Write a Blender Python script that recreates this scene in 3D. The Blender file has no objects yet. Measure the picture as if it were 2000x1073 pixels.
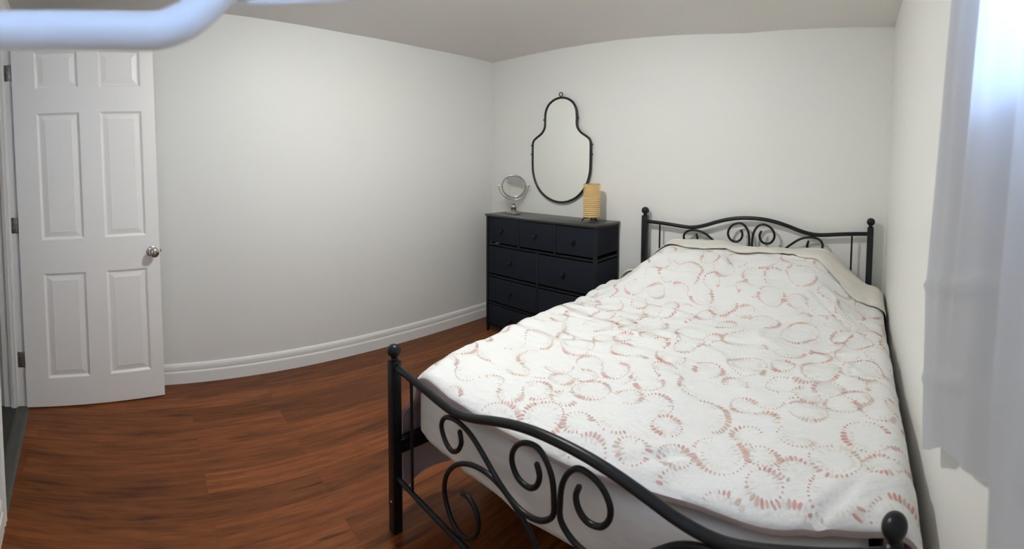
import bpy, bmesh, math, random
import numpy as np
from mathutils import Vector, Matrix

C = bpy.context.scene.collection
S = bpy.context.scene
PI = math.pi

# ------------------------------------------------------------------ camera
S.render.engine = 'CYCLES'
F, K, V0 = 886.855, 0.93147, 361.93
cd = bpy.data.cameras.new('camera'); cam = bpy.data.objects.new('camera', cd); C.objects.link(cam); S.camera = cam
cd.type = 'PANO'
cd.panorama_type = 'CENTRAL_CYLINDRICAL'
cd.central_cylindrical_range_u_min = -1000/F
cd.central_cylindrical_range_u_max = 1000/F
cd.central_cylindrical_range_v_min = -(1073-V0)/(F*K)
cd.central_cylindrical_range_v_max = V0/(F*K)
cd.central_cylindrical_radius = 1.0
r_ = Vector((0.7262317706989944, 0.6874407228278827, 0.003559188851621257))
u_ = Vector((-0.038564188375937704, 0.03556997819968793, 0.9986228417304397))
f_ = Vector((-0.686367407881747, 0.7253688918396983, -0.052342641784109245))
CAM = Vector((2.72664507, -2.647865, 1.37607427))
cam.matrix_world = Matrix((( r_.x, u_.x, -f_.x, CAM.x), (r_.y, u_.y, -f_.y, CAM.y), (r_.z, u_.z, -f_.z, CAM.z), (0,0,0,1)))
cd.clip_start = 0.01
cd.dof.use_dof = True
cd.dof.focus_distance = 2.4
cd.lens = 50
cd.dof.aperture_fstop = 10.5

# ------------------------------------------------------------------ world, lights, exposure
W = bpy.data.worlds.new('sky'); S.world = W; W.use_nodes = True
bg = W.node_tree.nodes['Background']; bg.inputs[0].default_value = (0.48, 0.68, 1.0, 1); bg.inputs[1].default_value = 12.0
S.view_settings.view_transform = 'Standard'; S.view_settings.look = 'None'
S.view_settings.exposure = 0.38; S.view_settings.gamma = 1; S.view_settings.use_curve_mapping = False
S.cycles.max_bounces = 12; S.cycles.diffuse_bounces = 8; S.cycles.transparent_max_bounces = 12
S.cycles.sample_clamp_indirect = 6

LX, LY = 1.40, -1.56
# the ceiling light itself lights the room (built with its lamp below)
pd = bpy.data.lights.new('window_portal', 'AREA'); pd.shape = 'RECTANGLE'; pd.size = 1.0; pd.size_y = 0.66; pd.cycles.is_portal = True
po = bpy.data.objects.new('window_portal', pd); po.location = (3.10, -2.6, 1.80); C.objects.link(po)
po.rotation_euler = Vector((1, 0, 0)).to_track_quat('Z', 'Y').to_euler()   # emits toward -x

# ------------------------------------------------------------------ materials
def mat(name, col, rough=0.5, metal=0.0, spec=0.5, bump=0, bscale=40, var=0, vscale=3, sheen=0, coords='Object', bdist=0.002, stretch=(1,1,1)):
    m = bpy.data.materials.new(name); m.use_nodes = True
    nt = m.node_tree; b = nt.nodes['Principled BSDF']
    b.inputs['Base Color'].default_value = (*col, 1); b.inputs['Roughness'].default_value = rough
    b.inputs['Metallic'].default_value = metal; b.inputs['Specular IOR Level'].default_value = spec
    if sheen: b.inputs['Sheen Weight'].default_value = sheen
    tc = nt.nodes.new('ShaderNodeTexCoord'); mp = nt.nodes.new('ShaderNodeMapping'); mp.inputs['Scale'].default_value = stretch
    nt.links.new(tc.outputs[coords], mp.inputs[0])
    if var:
        n = nt.nodes.new('ShaderNodeTexNoise'); n.inputs['Scale'].default_value = vscale; n.inputs['Detail'].default_value = 4
        nt.links.new(mp.outputs[0], n.inputs['Vector'])
        mx = nt.nodes.new('ShaderNodeMix'); mx.data_type = 'RGBA'; mx.inputs['A'].default_value = (*[c*(1-var) for c in col], 1); mx.inputs['B'].default_value = (*[min(1, c*(1+var)) for c in col], 1)
        nt.links.new(n.outputs['Fac'], mx.inputs['Factor']); nt.links.new(mx.outputs['Result'], b.inputs['Base Color'])
    if bump:
        n = nt.nodes.new('ShaderNodeTexNoise'); n.inputs['Scale'].default_value = bscale; n.inputs['Detail'].default_value = 3
        nt.links.new(mp.outputs[0], n.inputs['Vector'])
        bp = nt.nodes.new('ShaderNodeBump'); bp.inputs['Strength'].default_value = bump; bp.inputs['Distance'].default_value = bdist
        nt.links.new(n.outputs['Fac'], bp.inputs['Height']); nt.links.new(bp.outputs[0], b.inputs['Normal'])
    return m

M = {}
M['wall'] = mat('wall_paint', (0.79, 0.785, 0.755), 0.55, bump=.15, bscale=120, bdist=.0006, var=.012, vscale=1.5)
M['ceiling'] = mat('ceiling_paint', (0.76, 0.735, 0.71), 0.8, bump=.1, bscale=90, bdist=.0006, var=.012)
M['trim'] = mat('white_trim_gloss', (0.86, 0.85, 0.83), 0.32, var=.01)
M['door'] = mat('white_door_paint', (0.90, 0.885, 0.86), 0.38, bump=.1, bscale=60, bdist=.0005, stretch=(1, 1, .08))
M['black'] = mat('black_powder_coat', (0.007, 0.008, 0.011), 0.36, spec=.32, bump=.15, bscale=300, bdist=.0003)
M['darkmetal'] = mat('dark_bronze_metal', (0.03, 0.03, 0.032), 0.35, metal=.6, bump=.1, bscale=200, bdist=.0003)
M['nickel'] = mat('brushed_nickel', (0.52, 0.49, 0.45), 0.22, metal=1, var=.06, vscale=40)
M['hinge'] = mat('satin_steel_hinge', (0.36, 0.345, 0.32), 0.38, metal=1, var=.08, vscale=50)
M['dresser_fabric'] = mat('charcoal_dresser_fabric', (0.014, 0.0175, 0.026), 0.9, spec=.15, bump=.5, bscale=500, bdist=.0006, var=.12, vscale=90)
M['dresser_frame'] = mat('dark_dresser_frame', (0.008, 0.010, 0.014), 0.5, spec=.25, bump=.1, bscale=100, bdist=.0004)
M['dresser_top'] = mat('dark_wood_top', (0.035, 0.035, 0.038), 0.30, var=.15, vscale=14, stretch=(1, 6, 1))
M['sheet'] = mat('white_fitted_sheet', (0.74, 0.71, 0.68), 0.85, bump=.8, bscale=4, bdist=.02, stretch=(1.2, 1, 3), sheen=.2)
M['cream'] = mat('cream_cotton', (0.72, 0.69, 0.63), 0.85, bump=.4, bscale=16, bdist=.006, sheen=.2)
M['comforter'] = mat('white_comforter_cotton', (0.765, 0.765, 0.755), 0.8, bump=.8, bscale=19, bdist=.008, sheen=.15, stretch=(1, 2.0, 1))
M['mauve'] = mat('mauve_lining', (0.50, 0.40, 0.39), 0.85, bump=.3, bscale=20, bdist=.004)
for i, c in enumerate([(0.63, 0.33, 0.285), (0.66, 0.45, 0.38), (0.58, 0.48, 0.41), (0.72, 0.66, 0.61), (0.75, 0.72, 0.64), (0.60, 0.39, 0.36)]):
    M['dash%d' % i] = mat('printed_dash_%s' % ['coral', 'peach', 'tan', 'blush', 'sand', 'rose'][i], c, 0.85)
M['white_tube'] = mat('white_enamel_tube', (0.80, 0.81, 0.81), 0.35, var=.01)
M['carpet'] = mat('dark_hall_tile', (0.035, 0.036, 0.036), 0.6, bump=.3, bscale=60, bdist=.002, var=.3, vscale=14, stretch=(1, 4, 1))
M['threshold'] = mat('grey_threshold_vinyl', (0.075, 0.073, 0.068), 0.5, var=.2, vscale=30)
M['slat'] = mat('black_slat_metal', (0.015, 0.015, 0.017), 0.5)

m = bpy.data.materials.new('mirror_silver'); m.use_nodes = True; b = m.node_tree.nodes['Principled BSDF']
b.inputs['Metallic'].default_value = 1; b.inputs['Roughness'].default_value = 0.015; b.inputs['Base Color'].default_value = (.93, .94, .90, 1); M['mirror'] = m

m = bpy.data.materials.new('window_glass'); m.use_nodes = True; b = m.node_tree.nodes['Principled BSDF']
b.inputs['Transmission Weight'].default_value = 1; b.inputs['Roughness'].default_value = 0.0; b.inputs['IOR'].default_value = 1.0; b.inputs['Base Color'].default_value = (.97, .99, 1, 1); M['glass'] = m

# lamp shade: yellow paper, ribbed
m = mat('yellow_ribbed_paper', (0.97, 0.80, 0.42), 0.7); M['shade'] = m
b = m.node_tree.nodes['Principled BSDF']; nt = m.node_tree
tr = nt.nodes.new('ShaderNodeBsdfTranslucent'); tr.inputs[0].default_value = (.9, .66, .3, 1)
mx = nt.nodes.new('ShaderNodeMixShader'); mx.inputs[0].default_value = .3
nt.links.new(b.outputs[0], mx.inputs[1]); nt.links.new(tr.outputs[0], mx.inputs[2]); nt.links.new(mx.outputs[0], nt.nodes['Material Output'].inputs[0])

m = bpy.data.materials.new('opal_bulb'); m.use_nodes = True; b = m.node_tree.nodes['Principled BSDF']
b.inputs['Base Color'].default_value = (.9, .9, .88, 1); b.inputs['Emission Color'].default_value = (.96, .975, .925, 1); b.inputs['Emission Strength'].default_value = 235; M['bulb'] = m

# sheer curtain
m = mat('white_sheer_voile', (0.50, 0.50, 0.51), 0.9, bump=.25, bscale=30, bdist=.002); M['sheer'] = m
nt = m.node_tree; b = nt.nodes['Principled BSDF']
tr = nt.nodes.new('ShaderNodeBsdfTranslucent'); tr.inputs[0].default_value = (.70, .76, .92, 1)
tp = nt.nodes.new('ShaderNodeBsdfTransparent'); tp.inputs[0].default_value = (.9, .93, 1, 1)
m1 = nt.nodes.new('ShaderNodeMixShader'); m1.inputs[0].default_value = .23
m2 = nt.nodes.new('ShaderNodeMixShader'); m2.inputs[0].default_value = .02
nt.links.new(b.outputs[0], m1.inputs[1]); nt.links.new(tr.outputs[0], m1.inputs[2])
nt.links.new(m1.outputs[0], m2.inputs[1]); nt.links.new(tp.outputs[0], m2.inputs[2]); nt.links.new(m2.outputs[0], nt.nodes['Material Output'].inputs[0])

# laminate planks running along y
m = bpy.data.materials.new('cherry_laminate'); m.use_nodes = True; nt = m.node_tree; b = nt.nodes['Principled BSDF']; M['floor'] = m
N = nt.nodes.new; L = nt.links.new
tc = N('ShaderNodeTexCoord'); mp = N('ShaderNodeMapping'); mp.inputs['Rotation'].default_value = (0, 0, PI/2 + .0); L(tc.outputs['Object'], mp.inputs[0])
br = N('ShaderNodeTexBrick'); br.offset = .37; br.inputs['Scale'].default_value = 1; br.inputs['Mortar Size'].default_value = .0009; br.inputs['Mortar Smooth'].default_value = .2
br.inputs['Brick Width'].default_value = 1.22; br.inputs['Row Height'].default_value = .128; br.inputs['Color1'].default_value = (0, 0, 0, 1); br.inputs['Color2'].default_value = (1, 1, 1, 1); br.inputs['Mortar'].default_value = (.5, .5, .5, 1)
L(mp.outputs[0], br.inputs['Vector'])
sh = N('ShaderNodeVectorMath'); sh.operation = 'MULTIPLY_ADD'; sh.inputs[1].default_value = (7.3, 5.1, 0); L(br.outputs['Color'], sh.inputs[0]); L(mp.outputs[0], sh.inputs[2])
st = N('ShaderNodeMapping'); st.inputs['Scale'].default_value = (1.9, 24, 1); L(sh.outputs[0], st.inputs[0])
n1 = N('ShaderNodeTexNoise'); n1.inputs['Scale'].default_value = 1.6; n1.inputs['Detail'].default_value = 8; n1.inputs['Roughness'].default_value = .72; n1.inputs['Distortion'].default_value = .15; L(st.outputs[0], n1.inputs['Vector'])
st2 = N('ShaderNodeMapping'); st2.inputs['Scale'].default_value = (2.2, 9, 1); L(sh.outputs[0], st2.inputs[0])
n2 = N('ShaderNodeTexNoise'); n2.inputs['Scale'].default_value = 1.1; n2.inputs['Detail'].default_value = 3; L(st2.outputs[0], n2.inputs['Vector'])
r1 = N('ShaderNodeValToRGB'); e = r1.color_ramp.elements; e[0].position = .24; e[0].color = (.062, .018, .0055, 1); e[1].position = .76; e[1].color = (.27, .093, .027, 1)
q = e.new(.5); q.color = (.18, .053, .0145, 1); L(n1.outputs['Fac'], r1.inputs[0])
r2 = N('ShaderNodeValToRGB'); e = r2.color_ramp.elements; e[0].position = .28; e[0].color = (.42, .36, .33, 1); e[1].position = .44; e[1].color = (1, 1, 1, 1); L(n2.outputs['Fac'], r2.inputs[0])
mu = N('ShaderNodeMix'); mu.data_type = 'RGBA'; mu.blend_type = 'MULTIPLY'; mu.inputs['Factor'].default_value = .8; L(r1.outputs[0], mu.inputs['A']); L(r2.outputs[0], mu.inputs['B'])
pv = N('ShaderNodeMapRange'); pv.inputs['To Min'].default_value = .74; pv.inputs['To Max'].default_value = 1.30; L(br.outputs['Color'], pv.inputs['Value'])
st3 = N('ShaderNodeMapping'); st3.inputs['Scale'].default_value = (5, 110, 1); L(sh.outputs[0], st3.inputs[0])
n3 = N('ShaderNodeTexNoise'); n3.inputs['Scale'].default_value = 1.0; n3.inputs['Detail'].default_value = 4; L(st3.outputs[0], n3.inputs['Vector'])
g3 = N('ShaderNodeMapRange'); g3.inputs['From Min'].default_value = .3; g3.inputs['From Max'].default_value = .7; g3.inputs['To Min'].default_value = .80; g3.inputs['To Max'].default_value = 1.12; L(n3.outputs['Fac'], g3.inputs['Value'])
st4 = N('ShaderNodeMapping'); st4.inputs['Scale'].default_value = (2.6, 34, 1); L(sh.outputs[0], st4.inputs[0])
n4 = N('ShaderNodeTexNoise'); n4.inputs['Scale'].default_value = 1.0; n4.inputs['Detail'].default_value = 2; L(st4.outputs[0], n4.inputs['Vector'])
g4 = N('ShaderNodeMapRange'); g4.inputs['From Min'].default_value = .27; g4.inputs['From Max'].default_value = .36; g4.inputs['To Min'].default_value = .45; g4.inputs['To Max'].default_value = 1.0; L(n4.outputs['Fac'], g4.inputs['Value'])
mh = N('ShaderNodeMath'); mh.operation = 'MULTIPLY'; L(g3.outputs[0], mh.inputs[0]); L(g4.outputs[0], mh.inputs[1])
mg = N('ShaderNodeMath'); mg.operation = 'MULTIPLY'; L(mh.outputs[0], mg.inputs[0]); L(pv.outputs[0], mg.inputs[1])
hs = N('ShaderNodeHueSaturation'); L(mu.outputs['Result'], hs.inputs['Color']); L(mg.outputs[0], hs.inputs['Value'])
mo = N('ShaderNodeMix'); mo.data_type = 'RGBA'; mo.inputs['B'].default_value = (.09, .025, .01, 1); mf = N('ShaderNodeMath'); mf.operation = 'MULTIPLY'; mf.inputs[1].default_value = .6
L(br.outputs['Fac'], mf.inputs[0]); L(mf.outputs[0], mo.inputs['Factor']); L(hs.outputs[0], mo.inputs['A']); L(mo.outputs['Result'], b.inputs['Base Color'])
b.inputs['Roughness'].default_value = .30; b.inputs['Specular IOR Level'].default_value = .22
bp = N('ShaderNodeBump'); bp.inputs['Strength'].default_value = .25; bp.inputs['Distance'].default_value = .001; L(n1.outputs['Fac'], bp.inputs['Height']); L(bp.outputs[0], b.inputs['Normal'])

# ------------------------------------------------------------------ mesh helpers
def obj(name, bm, m, parent=None, smooth=True, mats=None, angle=40):
    me = bpy.data.meshes.new(name); bmesh.ops.recalc_face_normals(bm, faces=bm.faces[:]) if mats is None else None
    bm.to_mesh(me); bm.free()
    for k in (mats or [m]): me.materials.append(k)
    o = bpy.data.objects.new(name, me); C.objects.link(o)
    if parent: o.parent = parent
    if smooth:
        me.shade_smooth()
        me.set_sharp_from_angle(angle=math.radians(angle))
    return o
def tag(o, label, cat, group=None):
    o['label'] = label; o['category'] = cat
    if group: o['group'] = group
    return o
def thing(name, label, cat, loc=(0, 0, 0), rz=0, group=None):
    o = bpy.data.objects.new(name, None); C.objects.link(o); o.location = loc; o.rotation_euler = (0, 0, rz); o.empty_display_size = .1
    return tag(o, label, cat, group)
def struct(name, bm, m, parent=None, smooth=False):
    o = obj(name, bm, m, parent, smooth)
    if not parent: o['kind'] = 'structure'
    return o
def box(bm, c, s, bevel=0, rot=None, seg=2):
    v0 = set(bm.verts)
    g = bmesh.ops.create_cube(bm, size=1)
    vs = g['verts']
    for v in vs: v.co = Vector((v.co.x*s[0], v.co.y*s[1], v.co.z*s[2]))
    if bevel:
        es = list({e for v in vs for e in v.link_edges})
        g2 = bmesh.ops.bevel(bm, geom=es, offset=bevel, segments=seg, affect='EDGES', profile=.5)
        vs = [v for v in bm.verts if v not in v0]
    if rot is not None:
        for v in vs: v.co = rot @ v.co
    for v in vs: v.co += Vector(c)
    return bm
def catmull(P, n=8, closed=False):
    P = [Vector(p) for p in P]; out = []; k = len(P)
    rng = range(k if closed else k-1)
    for i in rng:
        if closed: a, b_, c, d = P[(i-1) % k], P[i], P[(i+1) % k], P[(i+2) % k]
        else: a, b_, c, d = P[max(i-1, 0)], P[i], P[i+1], P[min(i+2, k-1)]
        for j in range(n):
            t = j/n
            out.append(.5*((2*b_) + (c-a)*t + (2*a-5*b_+4*c-d)*t*t + (3*b_-a-3*c+d)*t**3))
    if not closed: out.append(P[-1])
    return out
def tube(bm, P, r, n=12, closed=False, cap=True, radii=None, roundcap=False):
    P = [Vector(p) for p in P]; k = len(P)
    if roundcap and not closed:
        # hemispherical ends
        t0 = (P[0]-P[1]).normalized(); t1 = (P[-1]-P[-2]).normalized()
        a = [P[0]+t0*r*math.sin(x) for x in (1.35, 1.0, .55)]; b_ = [P[-1]+t1*r*math.sin(x) for x in (.55, 1.0, 1.35)]
        radii = [r*math.cos(x) for x in (1.35, 1.0, .55)] + [r]*k + [r*math.cos(x) for x in (.55, 1.0, 1.35)]
        P = a+P+b_; k = len(P)
    rings = []; nrm = None
    for i in range(k):
        if closed: t = (P[(i+1) % k]-P[i-1]).normalized()
        else: t = (P[min(i+1, k-1)]-P[max(i-1, 0)]).normalized()
        if nrm is None:
            nrm = t.orthogonal().normalized()
        nrm = (nrm - t*nrm.dot(t)).normalized(); bn = t.cross(nrm)
        rr = radii[i] if radii else r
        rings.append([bm.verts.new(P[i]+(nrm*math.cos(2*PI*j/n)+bn*math.sin(2*PI*j/n))*rr) for j in range(n)])
    m_ = k if closed else k-1
    for i in range(m_):
        a, b_ = rings[i], rings[(i+1) % k]
        if closed and i == k-1:   # find best twist offset
            off = min(range(n), key=lambda o_: (a[0].co-b_[o_].co).length)
            b_ = b_[off:]+b_[:off]
        for j in range(n): bm.faces.new((a[j], a[(j+1) % n], b_[(j+1) % n], b_[j]))
    if cap and not closed:
        bm.faces.new(rings[0][::-1]); bm.faces.new(rings[-1])
    return bm
def lathe(bm, prof, n=32, M4=None, c=(0, 0, 0)):
    rings = []
    for r, z in prof:
        if r < 1e-6: rings.append([bm.verts.new((0, 0, z))])
        else: rings.append([bm.verts.new((r*math.cos(2*PI*j/n), r*math.sin(2*PI*j/n), z)) for j in range(n)])
    vs = [v for g in rings for v in g]
    for a, b_ in zip(rings, rings[1:]):
        for j in range(n):
            p, q = a[j % len(a)], a[(j+1) % len(a)]; s, t = b_[(j+1) % len(b_)], b_[j % len(b_)]
            f = [p]
            for v in (q, s, t):
                if v not in f: f.append(v)
            if len(f) > 2: bm.faces.new(f)
    for v in vs:
        if M4 is not None: v.co = M4 @ v.co
        v.co += Vector(c)
    return bm
def sweep_profile(bm, prof, P0, P1, side):
    """extrude a closed (out, z) profile from P0 to P1 on the floor; side = unit vector out of the wall"""
    P0, P1, s = Vector(P0), Vector(P1), Vector(side)
    A = [bm.verts.new(P0+s*a+Vector((0, 0, z))) for a, z in prof]; B = [bm.verts.new(P1+s*a+Vector((0, 0, z))) for a, z in prof]
    n = len(prof)
    for i in range(n): bm.faces.new((A[i], A[(i+1) % n], B[(i+1) % n], B[i]))
    bm.faces.new(A[::-1]); bm.faces.new(B)
def prism(bm, poly, z0, z1):
    A = [bm.verts.new((x, y, z0)) for x, y in poly]; B = [bm.verts.new((x, y, z1)) for x, y in poly]; n = len(poly)
    for i in range(n): bm.faces.new((A[i], A[(i+1) % n], B[(i+1) % n], B[i]))
    bm.faces.new(A[::-1]); bm.faces.new(B)
BM = bmesh.new

# ------------------------------------------------------------------ room shell
TA = 0.0326                       # left wall leans away from the axis by this slope
def lwx(y): return -TA*y
def rwx(y): return 2.914 - 0.010*y
HP = Vector((0.372, -3.322, 0)); fe = Vector((0.9898, 0.1425, 0)); fn = Vector((-0.1425, 0.9898, 0))   # front wall line and its inward normal
def fw(s, d=0, z=0): return HP + fe*s + fn*d + Vector((0, 0, z))
CZ = 2.255
def cz(x, y):
    z = CZ - 0.0303*y
    bx = np.interp(x, [0, .7, 1.15, 1.52, 2.02, 2.39, 2.65, 2.95], [.006, .011, .006, -.007, -.032, -.012, .008, .024])
    ly = np.interp(-y, [0, .3, .75, 1.37, 1.78, 2.14, 3.4], [.006, -.002, -.014, -.016, -.001, .018, .02])
    return z + bx*math.exp(y/.6) + (ly)*math.exp(-max(x, 0)/.5)*(1-math.exp(y/.15))

fx_l = fw(-.30); fx_r = fw(2.66)
# floor of the room, laid up to the doorway threshold
bm = BM(); prism(bm, [(-.05, .05), (-.05, -3.40), tuple(fw(-.4, -.04)[:2]), tuple(fw(2.75, -.04)[:2]), (3.05, .05)], -.05, 0.0)
struct('floor', bm, M['floor'])
# ceiling: gently uneven board
bm = BM(); nx, ny = 36, 40; g = []
for j in range(ny+1):
    row = []
    for i in range(nx+1):
        x = -.06 + 3.14*i/nx; y = .06 - 3.64*j/ny
        row.append(bm.verts.new((x, y, cz(x, min(y, 0)))))
    g.append(row)
for j in range(ny):
    for i in range(nx): bm.faces.new((g[j][i], g[j+1][i], g[j+1][i+1], g[j][i+1]))
ge = bmesh.ops.extrude_face_region(bm, geom=bm.faces[:])
for v in ge['geom']:
    if isinstance(v, bmesh.types.BMVert): v.co.z += .06
struct('ceiling', bm, M['ceiling'], smooth=True)
TOP = 2.42
bm = BM(); prism(bm, [(lwx(.0), 0), (lwx(-3.5), -3.5), (lwx(-3.5)-.1, -3.5), (lwx(0)-.1, 0.1), (lwx(0), .1)], 0, TOP); struct('wall_left', bm, M['wall'])
bm = BM(); prism(bm, [(-.1, 0), (3.1, 0), (3.1, .1), (-.1, .1)], 0, TOP); struct('wall_back', bm, M['wall'])
# right wall with the window opening
WY0, WY1, WZ0, WZ1 = -2.0, -2.96, 1.475, 2.12
bm = BM()
def rbox(y0, y1, z0, z1): prism2(bm, y0, y1, z0, z1)
def prism2(bm, y0, y1, z0, z1, a=0, d=.17):
    pts = [(rwx(y0)+a, y0), (rwx(y1)+a, y1), (rwx(y1)+d, y1), (rwx(y0)+d, y0)]; prism(bm, pts, z0, z1)
ys = [.1, WY0, WY1, -3.5]; zs = [0, WZ0, WZ1, TOP]
for i in range(3):
    for j in range(3):
        if (i, j) != (1, 1): rbox(ys[i], ys[i+1], zs[j], zs[j+1])
bmesh.ops.remove_doubles(bm, verts=bm.verts[:], dist=1e-5)
bm.verts.index_update()
dup = {}
for f in bm.faces[:]:
    k = tuple(sorted(v.index for v in f.verts))
    dup.setdefault(k, []).append(f)
for fs in dup.values():
    if len(fs) > 1: bmesh.ops.delete(bm, geom=fs, context='FACES_ONLY')
struct('wall_right', bm, M['wall'])
# front wall with the doorway
DW, DH = 0.775, 2.19
bm = BM()
def fbox(bm, s0, s1, d0, d1, z0, z1, bevel=0):
    pts = [fw(s0, d0), fw(s1, d0), fw(s1, d1), fw(s0, d1)]; prism(bm, [tuple(p[:2]) for p in pts], z0, z1)
fbox(bm, -.30, -.012, -.12, 0, 0, TOP); fbox(bm, -.012, DW+.012, -.12, 0, DH+.012, TOP); fbox(bm, DW+.012, 2.72, -.12, 0, 0, TOP)
struct('wall_front', bm, M['wall'])
# hallway beyond
hall = [fw(-.9, -.12), fw(1.6, -.12), fw(1.6, -1.15), fw(-.9, -1.15)]
bm = BM(); prism(bm, [tuple(p[:2]) for p in [fw(-.9, -.04), fw(1.6, -.04), fw(1.6, -1.15), fw(-.9, -1.15)]], -.05, -.002); o = struct('floor.001', bm, M['carpet'])
bm = BM(); prism(bm, [tuple(p[:2]) for p in hall], TOP, TOP+.05); struct('ceiling.001', bm, M['ceiling'])
bm = BM(); fbox(bm, -.9, 1.6, -1.25, -1.15, -.05, TOP); struct('wall_hall_far', bm, M['wall'])
bm = BM(); fbox(bm, -.11, -.012-.0, -1.15, -.12, -.05, TOP); struct('wall_hall_left', bm, M['wall'])
bm = BM(); fbox(bm, 1.6, 1.7, -1.25, -.12, -.05, TOP); struct('wall_hall_right', bm, M['wall'])

# baseboards
BP = [(0, 0), (.014, 0), (.014, .068), (.012, .075), (.0085, .078), (.0085, .084), (.011, .088), (.011, .108), (.008, .118), (.004, .125), (0, .127)]
def base(name, A, B, side):
    bm = BM(); sweep_profile(bm, BP, A, B, side); return struct(name, bm, M['trim'])
ln = Vector((1, TA, 0)).normalized()
base('baseboard_left', (lwx(0), 0, 0), (lwx(-3.36), -3.36, 0), ln)
base('baseboard_back', (0.0, 0, 0), (2.914, 0, 0), (0, -1, 0))
base('baseboard_right', (rwx(0), 0, 0), (rwx(-2.98), -2.98, 0), (-1, 0, 0))
base('baseboard_front', fw(DW+.085), fw(2.62), fn)
base('baseboard_hall', fw(-.012, -1.15), fw(-.012, -.2), fe)
# door jamb, stop and casings
bm = BM()
fbox(bm, -.012, 0, -.125, 0.004, 0, DH+.012); fbox(bm, DW, DW+.012, -.125, .004, 0, DH+.012); fbox(bm, 0, DW, -.125, .004, DH, DH+.012)
for s0, s1 in ((0, .011), (DW-.011, DW)): fbox(bm, s0, s1, -.085, -.048, 0, DH)
for s0, s1 in ((0, .014), (DW-.014, DW)): fbox(bm, s0, s1, -.075, -.066, 0, DH)
fbox(bm, .011, DW-.011, -.085, -.048, DH-.011, DH)
struct('trim_1', bm, M['trim'])
bm = BM()
CP = [(0, 0), (.062, 0), (.062, .012), (.054, .016), (.042, .013), (.030, .016), (.012, .010), (0, .010)]
def casing(bm, s0, dirn, z0, z1, d=0, dd=1):
    A = [bm.verts.new(fw(s0+dirn*a, d+dd*h, z0)) for a, h in CP]; B = [bm.verts.new(fw(s0+dirn*a, d+dd*h, z1)) for a, h in CP]
    n = len(CP)
    for i in range(n): bm.faces.new((A[i], A[(i+1) % n], B[(i+1) % n], B[i]))
    bm.faces.new(A); bm.faces.new(B)
casing(bm, -.006, -1, 0, DH+.07); casing(bm, DW+.006, 1, 0, DH+.07)
fbox(bm, -.068, DW+.068, 0, .013, DH+.008, DH+.07)
struct('trim_2', bm, M['trim'])
bm = BM()
sweep_profile(bm, [(0, 0), (.075, 0), (.070, .004), (.060, .007), (.015, .007), (.004, .004)], fw(0, -.062), fw(DW, -.062), fn)
struct('trim_3', bm, M['threshold'])

# ------------------------------------------------------------------ window
bm = BM()
fr = [(WY0, WY0-.045, WZ0, WZ1), (WY1+.045, WY1, WZ0, WZ1), (WY0-.045, WY1+.045, WZ0, WZ0+.045), (WY0-.045, WY1+.045, WZ1-.045, WZ1), (-2.51, -2.54, WZ0+.045, WZ1-.045)]
for y0, y1, z0, z1 in fr: prism2(bm, y0, y1, z0, z1, a=.10, d=.14)
wf = struct('window_1', bm, M['trim'])
bm = BM(); prism2(bm, WY0-.045, WY1+.045, WZ0+.045, WZ1-.045, a=.118, d=.121); obj('pane', bm, M['glass'], wf, smooth=False)
bm = BM(); prism2(bm, WY0+.0, WY1-.0, WZ0-.001, WZ0+.008, a=-.012, d=.10); obj('sill', bm, M['trim'], wf, smooth=False)

# ------------------------------------------------------------------ door, standing open
th = -0.2119; DL = .765; DT = .035; DHT = 2.16
ds = thing('door_1', '', '', (0.384, -3.318, 0), 0); del ds['label']; del ds['category']; ds['kind'] = 'structure'
# door local frame: X along the leaf from hinge to latch, Y = towards the room (visible face at y=0)
ux, uy = math.sin(th), math.cos(th)
Rd = math.atan2(uy, ux); ds.rotation_euler = (0, 0, Rd)     # local +Y points to -x world; visible face looks along local -Y
cols = [(.122, .352), (.462, .692)]; rows = [(.175, .79), (.985, 1.715), (1.855, 2.065)]
bm = BM()
def door_face(bm, ysgn, y0):
    xs = [0] + [c for p in cols for c in p] + [DL]; zs_ = [.008] + [c for p in rows for c in p] + [DHT]
    V = {}
    def v(x, z, d=0):
        k = (round(x, 5), round(z, 5), d)
        if k not in V: V[k] = bm.verts.new((x, y0+ysgn*d, z))
        return V[k]
    for i in range(len(xs)-1):
        for j in range(len(zs_)-1):
            x0, x1, z0, z1 = xs[i], xs[i+1], zs_[j], zs_[j+1]
            if i in (1, 3) and j in (1, 3, 5):
                prev = None
                for ins, d in ((0, 0), (.004, .002), (.012, .0085), (.018, .009), (.046, .003), (.050, .0035)):
                    q = [v(x0+ins, z0+ins, d), v(x1-ins, z0+ins, d), v(x1-ins, z1-ins, d), v(x0+ins, z1-ins, d)]
                    if prev:
                        for a in range(4): bm.faces.new((prev[a], prev[(a+1) % 4], q[(a+1) % 4], q[a]))
                    prev = q
                bm.faces.new(prev)
            else: bm.faces.new((v(x0, z0), v(x1, z0), v(x1, z1), v(x0, z1)))
    return V
A = door_face(bm, 1, 0); B = door_face(bm, -1, DT)
xs = sorted({k[0] for k in A if k[2] == 0}); zs_ = sorted({k[1] for k in A if k[2] == 0})
def q4(a, b_): bm.faces.new((A[a], A[b_], B[b_], B[a]))
for a, b_ in zip(xs, xs[1:]):
    for z in (zs_[0], zs_[-1]): q4((a, z, 0), (b_, z, 0))
for a, b_ in zip(zs_, zs_[1:]):
    for x in (xs[0], xs[-1]): q4((x, a, 0), (x, b_, 0))
obj('door_leaf', bm, M['door'], ds, smooth=False)
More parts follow.
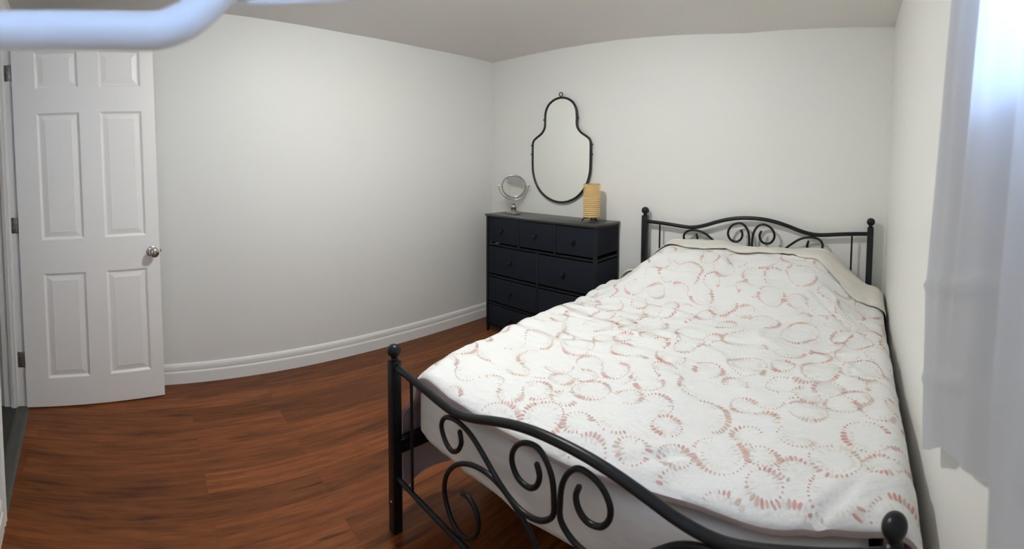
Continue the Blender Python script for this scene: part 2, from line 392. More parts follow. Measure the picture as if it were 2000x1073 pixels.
# knob both sides
kx, kz = .722, .885
def knob(y, sg):
    bm = BM(); R4 = Matrix.Rotation(sg*PI/2, 3, 'X')
    lathe(bm, [(0, 0), (.032, 0), (.032, .003), (.028, .006), (.014, .008), (.011, .012), (.011, .026), (.017, .031), (.025, .037), (.0285, .046), (.0275, .055), (.022, .061), (.013, .0635), (.012, .0615), (0, .0615)], 36, R4, (kx, y, kz))
    k = obj('knob', bm, M['nickel'], ds)
    bm = BM(); lathe(bm, [(0, .0615), (.0085, .0615), (.0085, .066), (.006, .068), (0, .068)], 20, R4, (kx, y, kz)); o = obj('lock_cylinder', bm, M['hinge'], k)
knob(0, 1); knob(DT, -1)
bm = BM(); box(bm, (DL+.0005, DT/2, kz), (.003, .025, .057), .001); lp = obj('latch_plate', bm, M['hinge'], ds)
bm = BM(); box(bm, (DL+.007, DT/2, kz), (.014, .013, .016), .003); obj('latch_bolt', bm, M['nickel'], lp)
# hinges on the jamb (their leaf faces +s) and on the door edge
def to_local(p): return Matrix.Rotation(-Rd, 4, 'Z') @ (Vector(p) - ds.location)
for z in (.285, 1.075, 1.955):
    bm = BM()
    A4 = Matrix.Rotation(math.atan2(fe.y, fe.x)-Rd, 3, 'Z')
    box(bm, to_local(fw(.001, -.021, z)), (.0025, .036, .092), .0008, rot=A4)
    box(bm, (-.0012, DT*.45, z), (.0025, .028, .092), .0008)
    h = obj('hinge', bm, M['hinge'], ds)
    bm = BM(); c = to_local(fw(.004, .003, z)); tube(bm, [c-Vector((0, 0, .048)), c+Vector((0, 0, .048))], .0055, 14, roundcap=True); obj('hinge_pin', bm, M['hinge'], h)
    bm = BM()
    for dy in (-.012, -.030):
        for dz in (-.033, 0, .033) if dy == -.012 else (-.018, .018):
            c = to_local(fw(.0022, dy, z+dz)); lathe(bm, [(0, 0), (.004, 0), (.003, .001), (0, .0012)], 12, A4 @ Matrix.Rotation(PI/2, 3, 'Y'), c)
    obj('screws', bm, M['nickel'], h)

# ------------------------------------------------------------------ ceiling lamp (above the frame)
cl = thing('ceiling_lamp', 'round white flush ceiling light with a glowing opal dome above the middle of the room', 'ceiling lamp', (LX, LY, cz(LX, LY)))
bm = BM(); lathe(bm, [(0, .004), (.098, .004), (.104, -.004), (.104, -.016), (.100, -.021), (.089, -.021), (.088, -.016), (0, -.016)], 56); obj('housing', bm, M['trim'], cl)
bm = BM(); lathe(bm, [(0, -.0165), (.087, -.0165), (.087, -.021), (.084, -.034), (.072, -.049), (.050, -.060), (.025, -.065), (0, -.066)], 56)
ob = obj('diffuser', bm, M['bulb'], cl)

# ------------------------------------------------------------------ bed
BX = 2.127; HY = -.052; FY = -1.856
bed = thing('bed_frame', 'black tubular metal bed frame with scrollwork headboard and footboard and ball-topped posts', 'bed', (BX, (HY+FY)/2, 0))
OY = bed.location.y
def P(x, y, z): return (x, y-OY, z)       # local to the bed
XL, XR = -.695, .695
S1 = [(-.340, .572), (-.334, .542), (-.349, .510), (-.378, .494), (-.408, .512), (-.424, .550), (-.408, .583), (-.371, .598), (-.328, .597), (-.288, .583), (-.248, .555), (-.208, .522), (-.176, .498), (-.137, .477), (-.093, .468), (-.047, .478), (-.012, .510), (.000-.009, .556), (-.014, .601), (-.030, .638), (-.056, .662), (-.089, .661), (-.120, .643), (-.139, .610), (-.138, .578), (-.118, .551), (-.085, .545), (-.061, .562), (-.052, .592), (-.060, .618)]
S2 = [(-.345, .372), (-.318, .376), (-.290, .358), (-.276, .322), (-.286, .280), (-.316, .246), (-.356, .236), (-.395, .256), (-.422, .305), (-.426, .352), (-.408, .402), (-.368, .449), (-.314, .480), (-.255, .493), (-.205, .487), (-.163, .470), (-.120, .440), (-.086, .405), (-.058, .362), (-.034, .318), (-.012, .275), (-.016, .243), (-.044, .232), (-.070, .246), (-.078, .274), (-.062, .295)]
RP = [(-.69, .634), (-.60, .630), (-.515, .624), (-.44, .617), (-.385, .615), (-.335, .622), (-.28, .638), (-.22, .660), (-.147, .682), (-.075, .695), (0, .699)]
RPF = RP + [(-x, z) for x, z in RP[-2::-1]]
def endpanel(y, dz, low):
    nm = 'headboard' if dz else 'footboard'
    rz_ = [(x, y, z+dz) for x, z in RPF]
    bm = BM(); tube(bm, [P(*p) for p in catmull(rz_, 6)], .0125, 16); rail = obj('top_rail', bm, M['black'], bed)
    bm = BM(); tube(bm, [P(XL, y, low), P(XR, y, low)], .009, 14); obj('bottom_rail', bm, M['black'], bed)
    for sg in (1, -1):
        for k, SC in enumerate((S1, S2)):
            bm = BM(); yy = y + (.006 if k else -.006)*1
            tube(bm, [P(*p) for p in catmull([(x*sg, yy, z+dz) for x, z in SC], 5)], .0072, 12, roundcap=True)
            obj('scroll', bm, M['black'], bed)
        bm = BM(); tube(bm, [P(sg*-.59, y, low), P(sg*-.59, y, .630+dz)], .0055, 12); obj('spindle', bm, M['black'], bed)
        px = XL if sg == 1 else XR; ptop = .655 + (.37 if dz else 0); bc = .690 + (.37 if dz else 0)
        bm = BM(); box(bm, P(px, y, ptop/2), (.036, .036, ptop), .003); po_ = obj('post', bm, M['black'], bed)
        bm = BM(); R = .0245
        lathe(bm, [(0, ptop-.001), (.017, ptop-.001), (.017, ptop+.002), (.012, ptop+.005), (.011, bc-.0235)] + [(R*math.cos(a), bc+R*math.sin(a)) for a in [math.radians(t) for t in range(-60, 90, 10)]] + [(0, bc+R)], 32, None, P(px, y, 0))
        obj('ball_finial', bm, M['black'], po_)
        bm = BM(); lathe(bm, [(0, 0), (.005, 0), (.004, .003), (0, .004)], 12, Matrix.Rotation(PI/2*(1 if y < -1 else -1), 3, 'X'), P(px, y-(.018 if y < -1 else -.018), .12)); obj('bolt_cap', bm, M['nickel'], po_)
endpanel(FY, 0, .215); endpanel(HY, .352, .215)
for sx in (XL, XR):
    bm = BM(); box(bm, P(sx*(.985), (HY+FY)/2, .335), (.022, FY-HY+.03, .048), .003); obj('side_rail', bm, M['black'], bed)
for i in range(9):
    bm = BM(); box(bm, P(0, HY-.15-i*.19, .345), (1.35, .05, .014), .002); obj('slat', bm, M['slat'], bed)
bm = BM(); box(bm, P(0, (HY+FY)/2, .325), (.03, 1.74, .025), .003); obj('centre_beam', bm, M['slat'], bed)

# value noise
rs = np.random.RandomState(7); NG = rs.rand(256, 256)
def vn(x, y):
    x = np.asarray(x, float); y = np.asarray(y, float)
    xi = np.floor(x).astype(int); yi = np.floor(y).astype(int); fx = x-xi; fy = y-yi
    fx = fx*fx*(3-2*fx); fy = fy*fy*(3-2*fy)
    a = NG[xi % 256, yi % 256]; b_ = NG[(xi+1) % 256, yi % 256]; c = NG[xi % 256, (yi+1) % 256]; d = NG[(xi+1) % 256, (yi+1) % 256]
    return (a*(1-fx)+b_*fx)*(1-fy)+(c*(1-fx)+d*fx)*fy
def sm(t): t = np.clip(t, 0, 1); return t*t*(3-2*t)

# mattress: rounded slab with slack fitted sheet
bm = BM()
mx0, mx1, my0, my1, mz0, mz1 = 1.470, 2.785, -1.797, -.075, .356, .576
bmesh.ops.create_cube(bm, size=1)
for v in bm.verts: v.co = Vector((v.co.x*(mx1-mx0), v.co.y*(my1-my0), v.co.z*(mz1-mz0)))
bmesh.ops.bevel(bm, geom=bm.edges[:], offset=.05, segments=5, affect='EDGES', profile=.5)
bmesh.ops.subdivide_edges(bm, edges=[e for e in bm.edges if e.calc_length() > .15], cuts=40, use_grid_fill=True)
for v in bm.verts:
    x, y, z = v.co
    w = (float(vn(x*5+z*14+3, z*22+7))-.5)*.010 + (float(vn(x*9-z*30+11, z*12))-.5)*.006
    q_ = 1-abs(2*float(vn((x*.42+z)*17+3, x*1.7-z*3+5))-1); w += -.0065*q_**5
    if z < .02:
        v.co.y += w*(1 if y < 0 else 0); v.co.x += w*.6
    lowc = max(0, (-.005-z)/.11)
    if x < 0: v.co.x += .055*lowc**2.5
    v.co += Vector(((mx0+mx1)/2, (my0+my1)/2, (mz0+mz1)/2))
mt = obj('mattress', bm, M['sheet'], angle=80); tag(mt, 'thick mattress in a slack off-white fitted sheet, seen through the footboard', 'mattress')

# comforter
CY0, CY1 = -.13, -1.812
def left_x(y): return np.interp(-y, [0, .1, .6, 1.2, 1.55, 1.75, 1.82], [1.345, 1.35, 1.365, 1.385, 1.415, 1.455, 1.478])
def mound(x, y):
    gx = sm((x-1.41)/.30)*sm((2.90-x)/.38)
    gy = np.where(y > -.24, 1-.10*((y+.24)/.2)**2, 1-sm((-.24-y)/.62))
    lob = 1-.05*np.exp(-((x-2.12)/.10)**2)*sm((y+.6)/.3)
    return .235*gx*gy*lob
CR = [((2.681, -1.80), (2.785, -1.675)), ((2.785, -1.675), (2.885, -1.602)), ((2.24, -1.78), (2.318, -1.724)), ((2.318, -1.724), (2.375, -1.672)), ((1.75, -1.30), (2.05, -1.27)), ((2.35, -1.25), (2.70, -1.20)), ((2.05, -.98), (2.50, -1.0)), ((2.55, -.55), (2.72, -.75)), ((1.6, -.85), (1.95, -.80))]
def crease(x, y):
    z = 0
    for (ax, ay), (bx, by) in CR:
        dx, dy = bx-ax, by-ay; L2 = dx*dx+dy*dy
        t = np.clip(((x-ax)*dx+(y-ay)*dy)/L2, 0, 1); wob = (vn(x*18, y*18+5)-.5)*.02
        d = np.hypot(x-ax-t*dx, y-ay-t*dy)+wob; z = z - .0055*np.exp(-(d/.011)**2) + .004*np.exp(-((d-.03)/.025)**2)
    return z
def topz(x, y):
    z = .640 + .012*np.sin((x-1.45)/1.4*PI) + mound(x, y)
    z = z + (vn(x*4.2+1, y*4.2+3)-.5)*.026 + (vn(x*9+1, y*16+9)-.5)*.013 + (vn(x*14+40, y*38+9)-.5)*.0075*sm((y+1.7)/.4)
    rd = 1-np.abs(2*vn(x*3.1+9+.4*vn(x*7, y*7), y*8.5+2)-1); z = z + .014*(rd**6)*sm((y+1.6)/.5)
    z = z + crease(x, y)
    t = np.clip((-1.70-y)/.115, 0, 1); z = z - .042*(1-np.sqrt(np.maximum(1-t*t, 0)))*1.0
    return z
xR = 2.892
na, nt_ = 190, 190
def surf(s, y):
    """s in metres measured across from the left hem, y along the bed -> point"""
    s = np.asarray(s, float); y = np.asarray(y, float)
    xl = left_x(y); R = .085; Rr = .075
    zl = topz(xl+R, y); zb = .115 + .02*np.sin(y*7)
    h1 = zl-R-zb; q1 = R*PI/2; w = (xR-Rr)-(xl+R); q2 = Rr*PI/2
    zr = topz(xR-Rr, y)
    a = s-h1; 
    th1 = np.clip(a/R, 0, PI/2); b_ = a-q1; wd = np.clip(b_, 0, w); c = b_-w; th2 = np.clip(c/Rr, 0, PI/2); d = np.maximum(c-q2, 0)
    fold = .016*np.sin(y*15+1.2*np.sin(y*5))*np.clip((h1-s)/.35, 0, 1)
    x = xl + R*(1-np.cos(th1)) + wd + Rr*np.sin(th2) + fold
    z_top = topz(np.clip(x, xl+R, xR-Rr), y)
    z = np.where(a < 0, zb+s, np.where(b_ < 0, zl-R+R*np.sin(th1), np.where(c < 0, z_top, zr-Rr*(1-np.cos(th2))-d)))
    x = x + np.where(d > 0, (vn(y*6, d*8)-.5)*.012, 0)
    x = x - .070*sm((-1.42-y)/.3)*sm((.54-z)/.14)*(x < 1.7)
    return x, z
SMAX = 2.28
sg = np.linspace(0, SMAX, na+1)
tg = np.linspace(CY0, CY1, nt_+1)
# finer spacing at the foot roll
SS, TT = np.meshgrid(sg, tg, indexing='ij')
X, Z = surf(SS, TT); Y = TT.copy()
# foot hem waves a little
hem = np.clip((-1.74-Y)/.07, 0, 1); Y = Y + hem*(vn(SS*5, SS*0+3)-.5)*.02; Z = Z - hem*(vn(SS*4+9, SS*0+8)-.5)*.014*(Z > .3)
Y = Y + .028*sm((SS-1.0)/.5)*np.clip((-1.35-Y)/.46, 0, 1)
PT = np.stack([X, Y, Z], -1)
du = np.gradient(PT, axis=0); dv = np.gradient(PT, axis=1); NN = np.cross(dv, du); NN /= np.linalg.norm(NN, axis=-1, keepdims=True)
if NN[na//2, nt_//2, 2] < 0: NN = -NN
bm = BM()
outer = [[bm.verts.new(PT[i, j]) for j in range(nt_+1)] for i in range(na+1)]
inner = [[bm.verts.new(PT[i, j]-NN[i, j]*.011) for j in range(nt_+1)] for i in range(na+1)]
for i in range(na):
    for j in range(nt_):
        f = bm.faces.new((outer[i][j], outer[i][j+1], outer[i+1][j+1], outer[i+1][j])); 
        f = bm.faces.new((inner[i][j], inner[i+1][j], inner[i+1][j+1], inner[i][j+1])); f.material_index = 1
def rim(a, b_, c, d, mi=1):
    f = bm.faces.new((a, b_, c, d)); f.material_index = mi
for i in range(na):
    rim(outer[i][0], outer[i+1][0], inner[i+1][0], inner[i][0]); 
for j in range(nt_):
    rim(outer[0][j], outer[0][j+1], inner[0][j+1], inner[0][j]); rim(outer[na][j], outer[na][j+1], inner[na][j+1], inner[na][j])
# foot hem: mauve lining band turned over the edge
band = []
for i in range(na+1):
    s = sg[i]; wdt = .012 + .032*math.exp(-((PT[i, nt_, 0]-1.62)/.16)**2) + .010*float(vn(s*4, 2.5))
    p = Vector(PT[i, nt_]); n = Vector(NN[i, nt_]); down = Vector((0, .003, -wdt)) if p.z > .3 and p.x > 1.5 else Vector((0, -.004, 0))
    band.append(bm.verts.new(p+down))
for i in range(na):
    rim(outer[i][nt_], outer[i+1][nt_], band[i+1], band[i]); rim(band[i], band[i+1], inner[i+1][nt_], inner[i][nt_])
n_base = len(bm.faces)
bmesh.ops.recalc_face_normals(bm, faces=bm.faces[:])
# printed rings and arcs of small dashes
rnd = random.Random(11)
def at(s, y):
    i = min(max(s/SMAX*na, 0), na-1e-4); j = min(max((y-CY0)/(CY1-CY0)*nt_, 0), nt_-1e-4)
    i0, j0 = int(i), int(j); a, b_ = i-i0, j-j0
    def L2(G): return (G[i0, j0]*(1-a)+G[i0+1, j0]*a)*(1-b_)+(G[i0, j0+1]*(1-a)+G[i0+1, j0+1]*a)*b_
    return L2(PT), L2(NN)
circ = []
for tries in range(60000):
    R = rnd.choice([.040, .048, .055, .060, .066, .072]); c = (rnd.uniform(-.05, SMAX+.05), rnd.uniform(CY1-.03, CY0+.03))
    if all(math.hypot(c[0]-a, c[1]-b_) > (R+r2)*.955+.002 for a, b_, r2 in circ): circ.append((c[0], c[1], R))
def dash(s, y, ang, ln_, wd_, mi):
    ca, sa = math.cos(ang), math.sin(ang); vs = []
    n = 10
    for k in range(n):
        t = 2*PI*k/n; ex, ey = math.cos(t)*ln_/2*(1.0 if math.cos(t) > 0 else .95), math.sin(t)*wd_/2
        ps, py = s+ex*ca-ey*sa, y+ex*sa+ey*ca
        if not (.01 < ps < SMAX-.01 and CY1+.006 < py < CY0-.006): return
        p, nrm = at(ps, py); vs.append(bm.verts.new(p+nrm*.0010))
    a = vs[1].co-vs[0].co; b_ = vs[3].co-vs[0].co
    nr = at(s, y)[1]
    if a.cross(b_).dot(Vector(nr)) < 0: vs = vs[::-1]
    f = bm.faces.new(vs); f.material_index = mi
def run(cs, cy_, R, a0, a1, ph, ci, faint=True):
    cov = a1-a0; n = max(3, int(abs(cov)*R/.0108))
    cyc = 2 if abs(cov) > 4 else 1
    for q in range(n):
        t = a0+q*cov/n; big = .5+.5*math.sin(cyc*(t-a0)+ph); ln_ = .0060+.0145*big**1.5; wd_ = .0042+.0042*big**2
        rr = R*(1+.03*math.sin(3*t+ph))
        mi = 2+(ci if rnd.random() < .40 else rnd.choice([0, 1, 2, 2, 3, 5]))
        if rnd.random() < .03: continue
        dash(cs+rr*math.cos(t), cy_+rr*math.sin(t), t+rnd.uniform(-.15, .15), ln_, wd_, mi)
    if faint:
        n2 = int(n*.6)
        for q in range(n2):
            if rnd.random() < .3: continue
            t = a0+(q+.5)*cov/n2; rr = R*rnd.choice([.68, .70, .72])
            dash(cs+rr*math.cos(t), cy_+rr*math.sin(t), t, .010+.007*rnd.random(), .0045, 2+rnd.choice([3, 4, 4]))
used = set()
order = list(range(len(circ))); rnd.shuffle(order)
for st0 in order:
    if st0 in used: continue
    used.add(st0)
    if rnd.random() < .38:
        c = circ[st0]; a0 = rnd.uniform(0, 6.28); run(c[0], c[1], c[2], a0, a0+2*PI*rnd.choice([.8, 1, 1]), rnd.uniform(0, 6.28), rnd.choice([0, 1, 5, 0])); continue
    chain = [st0]
    while len(chain) < 5:
        c = circ[chain[-1]]
        nb = [k for k in range(len(circ)) if k not in used and math.hypot(c[0]-circ[k][0], c[1]-circ[k][1]) < (c[2]+circ[k][2])*1.16+.006]
        if not nb: break
        k = rnd.choice(nb); used.add(k); chain.append(k)
    sgn = rnd.choice([1, -1]); ph = rnd.uniform(0, 6.28); ci = rnd.choice([0, 0, 1, 5, 5]); ain = None
    for q_, k in enumerate(chain):
        c = circ[k]
        if q_ == 0: ain = rnd.uniform(0, 6.28)
        if q_+1 < len(chain):
            d_ = circ[chain[q_+1]]; aout = math.atan2(d_[1]-c[1], d_[0]-c[0])
        else: aout = ain+sgn*rnd.uniform(3.5, 5.5)
        cov = (aout-ain)*sgn
        while cov < 1.3: cov += 2*PI
        while cov > 2*PI+1.2: cov -= 2*PI
        run(c[0], c[1], c[2], ain, ain+sgn*cov, ph, ci)
        ain = aout+PI; sgn = -sgn; ph += 1.3
# little connecting arcs between neighbouring rings
for tries in range(260):
    s0, y0 = rnd.uniform(.05, SMAX-.05), rnd.uniform(CY1, CY0)
    dmin = min(math.hypot(s0-a, y0-b_)-r2 for a, b_, r2 in circ)
    if dmin < .014: continue
    a0 = rnd.uniform(0, 6.28); R = rnd.uniform(.03, .06)
    for q in range(6): 
        t = a0+q*.012/R
        ps, py = s0+R*(math.cos(t)-math.cos(a0)), y0+R*(math.sin(t)-math.sin(a0))
        if min(math.hypot(ps-a, py-b_)-r2 for a, b_, r2 in circ) > .012: dash(ps, py, t, .008+.002*q, .005, 2+rnd.choice([0, 1, 2, 5, 3]))
co = obj('comforter', bm, None, mats=[M['comforter'], M['mauve']]+[M['dash%d' % i] for i in range(6)], angle=60)
tag(co, 'white comforter printed with coral and tan rings of dashes, mauve lining, spread over the bed', 'comforter')

# cream sheet folded over the pillow mound
def cream_edge(x): return np.interp(x, [1.33, 1.43, 1.6, 1.9, 2.15, 2.37, 2.55, 2.72, 2.84, 2.90], [-.20, -.205, -.255, -.30, -.29, -.27, -.34, -.47, -.47, -.44])
bm = BM(); na2, nb2 = 130, 44; G = []
for i in range(na2+1):
    row = []
    s = np.interp(i, [0, na2], [.28, SMAX-.02])
    for j in range(nb2+1):
        t = j/nb2
        x0, _ = surf(s, -.2)
        ye = float(cream_edge(float(x0))) + .008*math.sin(float(s)*23) + .012*(float(vn(s*9, 4.2))-.5)
        if t < .18:      # drop behind, down the head end
            u = t/.18; y = -.080-.004*u; x, z = surf(s, -.085); z = float(z)-.10*(1-u)**1.0 + .012; z = max(z, .12)
        else:
            u = (t-.18)/.82; y = -.084+(ye+.084)*u; x, z = surf(s, y)
            z = float(z)+.0175-.003*u+.002*math.sin(u*PI*2+s*3)
            if j >= nb2-1: z -= 0.0
        x = float(x)
        # keep it outside the comforter on the sides
        if x < 1.5: x -= .016*(1-max(0, (x-1.35))/.15)
        if x > 2.83: x += .010*(x-2.83)/.06
        row.append(Vector((x, y, z)))
    G.append(row)
ov = [[bm.verts.new(p) for p in r] for r in G]; iv = [[bm.verts.new(p+Vector((0, .001, -.0035))) for p in r] for r in G]
for i in range(na2):
    for j in range(nb2):
        bm.faces.new((ov[i][j], ov[i][j+1], ov[i+1][j+1], ov[i+1][j])); bm.faces.new((iv[i][j], iv[i+1][j], iv[i+1][j+1], iv[i][j+1]))
for i in range(na2):
    for j in (0, nb2): bm.faces.new((ov[i][j], ov[i+1][j], iv[i+1][j], iv[i][j]))
for j in range(nb2):
    for i in (0, na2): bm.faces.new((ov[i][j], ov[i][j+1], iv[i][j+1], iv[i][j]))
cr = obj('top_sheet', bm, M['cream'], angle=70); tag(cr, 'plain cream top sheet folded over the pillow mound below the headboard', 'bed sheet')

# ------------------------------------------------------------------ dresser
DX, DY, DZW, DD, DHH = .24, -.302, .98, .285, .965
dr = thing('dresser', 'dark charcoal fabric dresser with nine drawers standing against the back wall', 'dresser', (DX+DZW/2, DY+DD/2, 0))
dx0, dx1, dy0, dy1 = -DZW/2, DZW/2, -DD/2, DD/2
bm = BM(); box(bm, (0, -.003, DHH-.008), (DZW+.014, DD+.012, .016), .003); obj('top', bm, M['dresser_top'], dr)
bm = BM(); fr_ = .020
for x in (dx0+fr_/2, dx1-fr_/2):
    for y in (dy0+fr_/2, dy1-fr_/2): box(bm, (x, y, (DHH-.016+.05)/2), (fr_, fr_, DHH-.016-.05), .0015)
for z in (.945-.006, .722, .468, .240, .055):
    box(bm, (0, dy0+fr_/2+.004, z), (DZW-.03, .016, .014), .001); box(bm, (0, dy1-fr_/2, z), (DZW-.03, .016, .014), .001)
    for x in (dx0+fr_/2, dx1-fr_/2): box(bm, (x, 0, z), (.016, DD-.03, .014), .001)
for x in (-.163, .163): box(bm, (x, dy0+.012, .835), (.018, .016, .225), .001)
box(bm, (0.013, dy0+.012, .385), (.018, .016, .665), .001)
obj('frame', bm, M['dresser_frame'], dr)
for x in (dx0+fr_/2, dx1-fr_/2):
    for y in (dy0+fr_/2, dy1-fr_/2):
        bm = BM(); box(bm, (x, y, .027), (.017, .017, .054), .001); obj('leg', bm, M['dresser_frame'], dr)
for sx in (dx0+.003, dx1-.003):
    for z0, z1 in ((.755, .935), (.06, .705)):
        bm = BM(); box(bm, (sx, 0, (z0+z1)/2), (.004, DD-.042, z1-z0), .001); obj('side_panel', bm, M['dresser_fabric'], dr)
bm = BM(); box(bm, (0, dy1-.004, .5), (DZW-.04, .003, .88)); obj('back_panel', bm, M['dresser_fabric'], dr)
def drawer(x0, x1, z0, z1):
    bm = BM(); w = x1-x0; h = z1-z0
    # open fabric box with a slightly bulging front
    n = 12; fv = []
    box(bm, ((x0+x1)/2, dy0+.010, (z0+z1)/2), (w, .012, h), .004, seg=3)
    box(bm, ((x0+x1)/2, dy0+.010+.13, z0+h*.45), (w-.014, .235, h*.86), .004)
    d = obj('drawer', bm, M['dresser_fabric'], dr)
    bm = BM(); lathe(bm, [(0, 0), (.009, 0), (.007, .006), (.006, .011), (.011, .015), (.0135, .020), (.012, .025), (.006, .028), (0, .0285)], 24, Matrix.Rotation(PI/2, 3, 'X'), ((x0+x1)/2, dy0+.004, (z0+z1)/2+.003))
    obj('knob', bm, M['black'], d)
for a, b_ in ((dx0+.022, -.174), (-.152, .152), (.174, dx1-.022)): drawer(a, b_, .742, .934)
for z0, z1 in ((.488, .706), (.258, .452), (.068, .226)):
    drawer(dx0+.022, .003, z0, z1); drawer(.023, dx1-.022, z0, z1)

# ------------------------------------------------------------------ wall mirror
wm = thing('wall_mirror', 'tall keyhole-shaped wall mirror with thin dark metal frame above the dresser', 'mirror', (.722, 0, 1.072))
HW = [(130, 0), (134, .035), (146, .070), (175, .111), (220, .136), (270, .143), (330, .144), (362, .155), (392, .182), (418, .224), (440, .252), (470, .263), (550, .264), (640, .263), (700, .255), (770, .229), (830, .184), (870, .132), (894, .075), (903, .03), (905, 0)]
half = [(hw, (905-yc)*.001047) for yc, hw in HW]
loop = half + [(-x, z) for x, z in half[-2:0:-1]]
yb = -.022
cp = catmull([(x, yb, z) for x, z in loop], 5, closed=True)
bm = BM(); tube(bm, cp, .0085, 12, closed=True); obj('frame', bm, M['darkmetal'], wm)
bm = BM(); A = [bm.verts.new(p) for p in cp]; bm.faces.new(A); ge = bmesh.ops.extrude_face_region(bm, geom=bm.faces[:])
for v in ge['geom']:
    if isinstance(v, bmesh.types.BMVert): v.co.y += .004
obj('mirror_glass', bm, M['mirror'], wm, smooth=False)
bm = BM(); prev = [Vector((p.x*.96, -.004, (p.z-.4)*.97+.4)) for p in cp]
A = [bm.verts.new(p) for p in prev]; bm.faces.new(A); ge = bmesh.ops.extrude_face_region(bm, geom=bm.faces[:])
for v in ge['geom']:
    if isinstance(v, bmesh.types.BMVert): v.co.y -= .012
obj('backing', bm, M['darkmetal'], wm, smooth=False)
bm = BM(); rc = [(.015*math.cos(t), yb, .837+.015*math.sin(t)) for t in [2*PI*k/24 for k in range(24)]]; tube(bm, rc, .0032, 8, closed=True); tube(bm, [(0, yb, .812), (0, yb, .824)], .004, 8); obj('hanging_ring', bm, M['darkmetal'], wm)
for yc, hw in ((286, .143), (478, .263), (547, .264)):
    for sgn in (1, -1):
        bm = BM(); lathe(bm, [(0, 0), (.004, 0), (.004, .008), (.0055, .010), (.0045, .014), (0, .0155)], 12, Matrix.Rotation(sgn*PI/2, 3, 'Y'), (sgn*(hw+.004), yb, (905-yc)*.001047)); obj('stud', bm, M['darkmetal'], wm)

# ------------------------------------------------------------------ vanity mirror
fc = math.atan2(CAM.y+.13, CAM.x-.36)
vm = thing('vanity_mirror', 'small round silver tabletop mirror on a pedestal at the left end of the dresser', 'mirror', (.357, -.125, DHH), fc+PI/2)
# local -Y looks to the camera side of the room
bm = BM(); lathe(bm, [(0, 0), (.050, 0), (.054, .003), (.053, .009), (.044, .016), (.028, .021), (.020, .026), (.021, .034), (.025, .042), (.027, .052), (.024, .063), (.015, .071), (.010, .076), (.012, .082), (.009, .088), (.006, .094), (0, .094)], 40); obj('pedestal', bm, M['nickel'], vm)
zc = .222; RR = .089
bm = BM(); tube(bm, [(0, .0, .088), (0, .0, .118)], .006, 14)
arc = [(.112*math.sin(a), .0, zc-.112*math.cos(a)) for a in [math.radians(t) for t in range(-92, 93, 8)]]
tube(bm, arc, .0035, 10, roundcap=True); obj('yoke', bm, M['nickel'], vm)
bm = BM(); rc = [(RR*math.cos(t), 0, zc+RR*math.sin(t)) for t in [2*PI*k/48 for k in range(48)]]; tube(bm, rc, .0065, 10, closed=True); obj('rim', bm, M['nickel'], vm)
bm = BM(); lathe(bm, [(0, -.002), (RR, -.002), (RR, .002), (0, .002)], 48, Matrix.Rotation(PI/2, 3, 'X'), (0, 0, zc)); obj('mirror_glass', bm, M['mirror'], vm, angle=30)
for sgn in (1, -1):
    bm = BM(); tube(bm, [(sgn*(RR+.003), 0, zc), (sgn*.119, 0, zc)], .003, 10); lathe(bm, [(0, 0), (.004, 0), (.007, .003), (.007, .009), (.004, .012), (0, .012)], 16, Matrix.Rotation(sgn*PI/2, 3, 'Y'), (sgn*.114, 0, zc)); obj('pivot_knob', bm, M['nickel'], vm)

# ------------------------------------------------------------------ table lamp
tl = thing('table_lamp', 'small cylindrical table lamp with ribbed yellow paper shade at the right end of the dresser', 'lamp', (1.075, -.135, DHH))
bm = BM(); prof = []
nr = 17
for k in range(nr):
    z0 = .030+k*.0138; prof += [(.0480, z0), (.0480, z0+.0022), (.0560, z0+.0034), (.0585, z0+.0070), (.0560, z0+.0108), (.0480, z0+.0120)]
lathe(bm, prof, 48)
inn = [(r-.002, z) for r, z in prof]; lathe(bm, inn, 48)
sd = obj('shade', bm, M['shade'], tl, angle=50)
edge_mat = mat('tan_shade_edge', (.42, .29, .12), .6)
for z in (.030, .2655):
    bm = BM(); tube(bm, [(.0555*math.cos(t), .0555*math.sin(t), z) for t in [2*PI*k/40 for k in range(40)]], .0018, 8, closed=True)
    obj('shade_ring', bm, edge_mat, sd)
bm = BM(); tube(bm, [(0, 0, .010), (0, 0, .13)], .007, 14); 
for k in range(3):
    a = 2*PI*k/3-.35; tube(bm, [(0, 0, .026), (.050*math.cos(a), .050*math.sin(a), .022), (.062*math.cos(a), .062*math.sin(a), .005)], .005, 10, roundcap=True)
obj('tripod_base', bm, M['black'], tl)
bm = BM(); lathe(bm, [(0, .128), (.012, .130), (.014, .150), (.022, .168), (.026, .188), (.020, .207), (0, .215)], 24); obj('bulb', bm, M['trim'], tl)

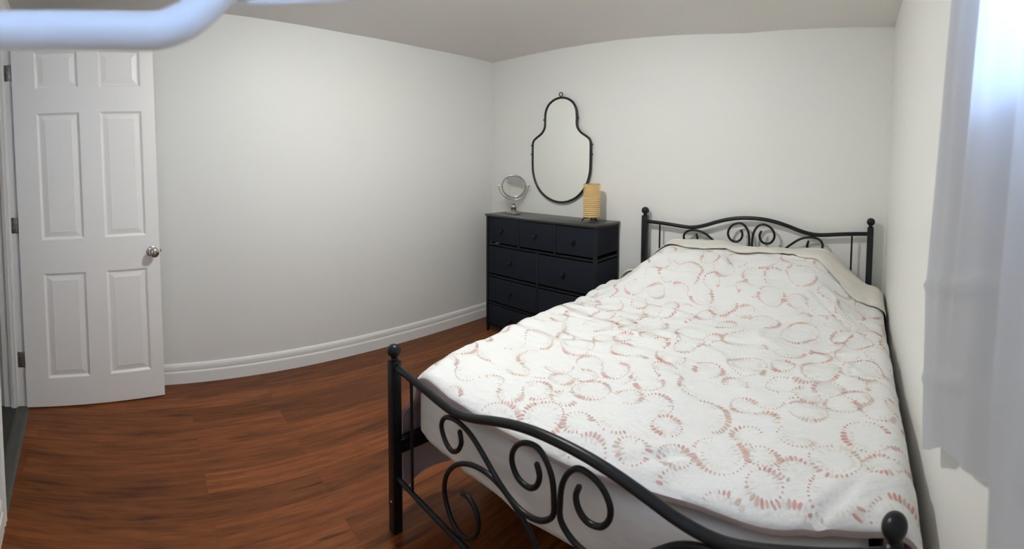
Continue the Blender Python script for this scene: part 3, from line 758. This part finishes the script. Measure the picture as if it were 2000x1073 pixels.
# ------------------------------------------------------------------ sheer curtain on the right wall
def hemz(y): return np.interp(-y, [1.55, 1.72, 1.80, 1.89, 2.0, 2.115, 2.20, 2.215, 2.27, 3.05], [.72, .745, .79, .85, .91, .96, .995, .93, .955, 1.05])
def edgey(z): return np.interp(z, [.7, .9, 1.10, 1.14, 1.3, 1.47, 1.71, 2.3], [-1.72, -1.685, -1.672, -1.69, -1.735, -1.775, -1.825, -1.90])
bm = BM(); nu, nv = 150, 90; G = []
CT = 2.25
for i in range(nu+1):
    row = []
    a = (i/nu)
    for j in range(nv+1):
        b_ = j/nv
        yb0 = -1.72-a*1.33
        z0 = float(hemz(yb0)); z = z0+(CT-z0)*b_
        y = float(edgey(z))*(1-a)+(-3.05)*a
        w = float(np.interp(b_, [0, .5, 1], [.25, .6, 1.0]))
        tri = math.asin(.97*math.sin(a*30+.35*math.sin(b_*4)+.4))/1.33; fold = .011*(.5+.5*w)*tri + .004*math.sin(a*67+1.1+b_*1.2)
        step = .017*float(sm(np.array((-2.185-y)/.03)))
        x = rwx(y)-.045+.012*(1-b_)*max(0, 1-a*5)-fold-step + .004*(float(vn(a*30, b_*6))-.5)
        zc1 = 1.115+.38*a; x -= .006*math.exp(-((z-zc1)/.008)**2) * (1 if y > -2.2 else 0)
        x -= .005*math.exp(-((z-(.915+.45*(-1.72-y)))/.008)**2) * (1 if y > -2.05 else 0)
        row.append(bm.verts.new((x, y, z)))
    G.append(row)
for i in range(nu):
    for j in range(nv): bm.faces.new((G[i][j], G[i][j+1], G[i+1][j+1], G[i+1][j]))
cu = thing('curtain', 'sheer white voile curtain hanging over the window, right of the bed', 'curtain', (0, 0, 0))
o = obj('curtain_panel', bm, M['sheer'], cu, angle=75)
bm = BM(); rx = rwx(-2.4)-.055
tube(bm, [(rwx(-1.84)-.052, -1.84, 2.262), (rwx(-3.1)-.052, -3.1, 2.262)], .007, 12, roundcap=True)
for y in (-1.86, -3.06): tube(bm, [(rwx(y)-.052, y, 2.262), (rwx(y)+.002, y, 2.262)], .005, 10)
obj('curtain_rod', bm, M['white_tube'], cu)

# ------------------------------------------------------------------ white tube rail beside the camera
rl = thing('metal_rail', 'white metal tube rail bending upward, out of focus across the top left', 'rail', (2.37, -2.70, 0))
def Q(p): return (p[0]-2.37, p[1]+2.70, p[2])
pp = [[2.3905, -2.83, 1.515], [2.3849, -2.7875, 1.5019], [2.3795, -2.7547, 1.4982], [2.3715, -2.7069, 1.4948], [2.3649, -2.6673, 1.4933], [2.3609, -2.6431, 1.493], [2.3582, -2.6266, 1.4952], [2.3553, -2.6096, 1.503], [2.3528, -2.5942, 1.5159], [2.3505, -2.5807, 1.5305], [2.3478, -2.5644, 1.5526], [2.3466, -2.557, 1.60], [2.346, -2.555, 2.20]]
pp = [[2.395, -2.86, 0.0], [2.395, -2.86, 1.44], [2.394, -2.852, 1.475], [2.391, -2.834, 1.496]] + pp[1:-2] + [[2.3466, -2.557, 1.60], [2.346, -2.555, float(cz(2.346, -2.555))]]
bm = BM(); tube(bm, [Q(p) for p in catmull(pp, 6)], .0158, 24); obj('bent_tube', bm, M['white_tube'], rl)
bm = BM(); tube(bm, [Q(p) for p in catmull([[2.3493, -2.6342, 1.5062], [2.3471, -2.6212, 1.5139], [2.3425, -2.6056, 1.5214], [2.3335, -2.5756, 1.5282], [2.3149, -2.5189, 1.5402], [2.2946, -2.458, 1.5566], [2.2667, -2.3817, 1.5821]], 4)], .0046, 12); obj('thin_bar', bm, M['white_tube'], rl)
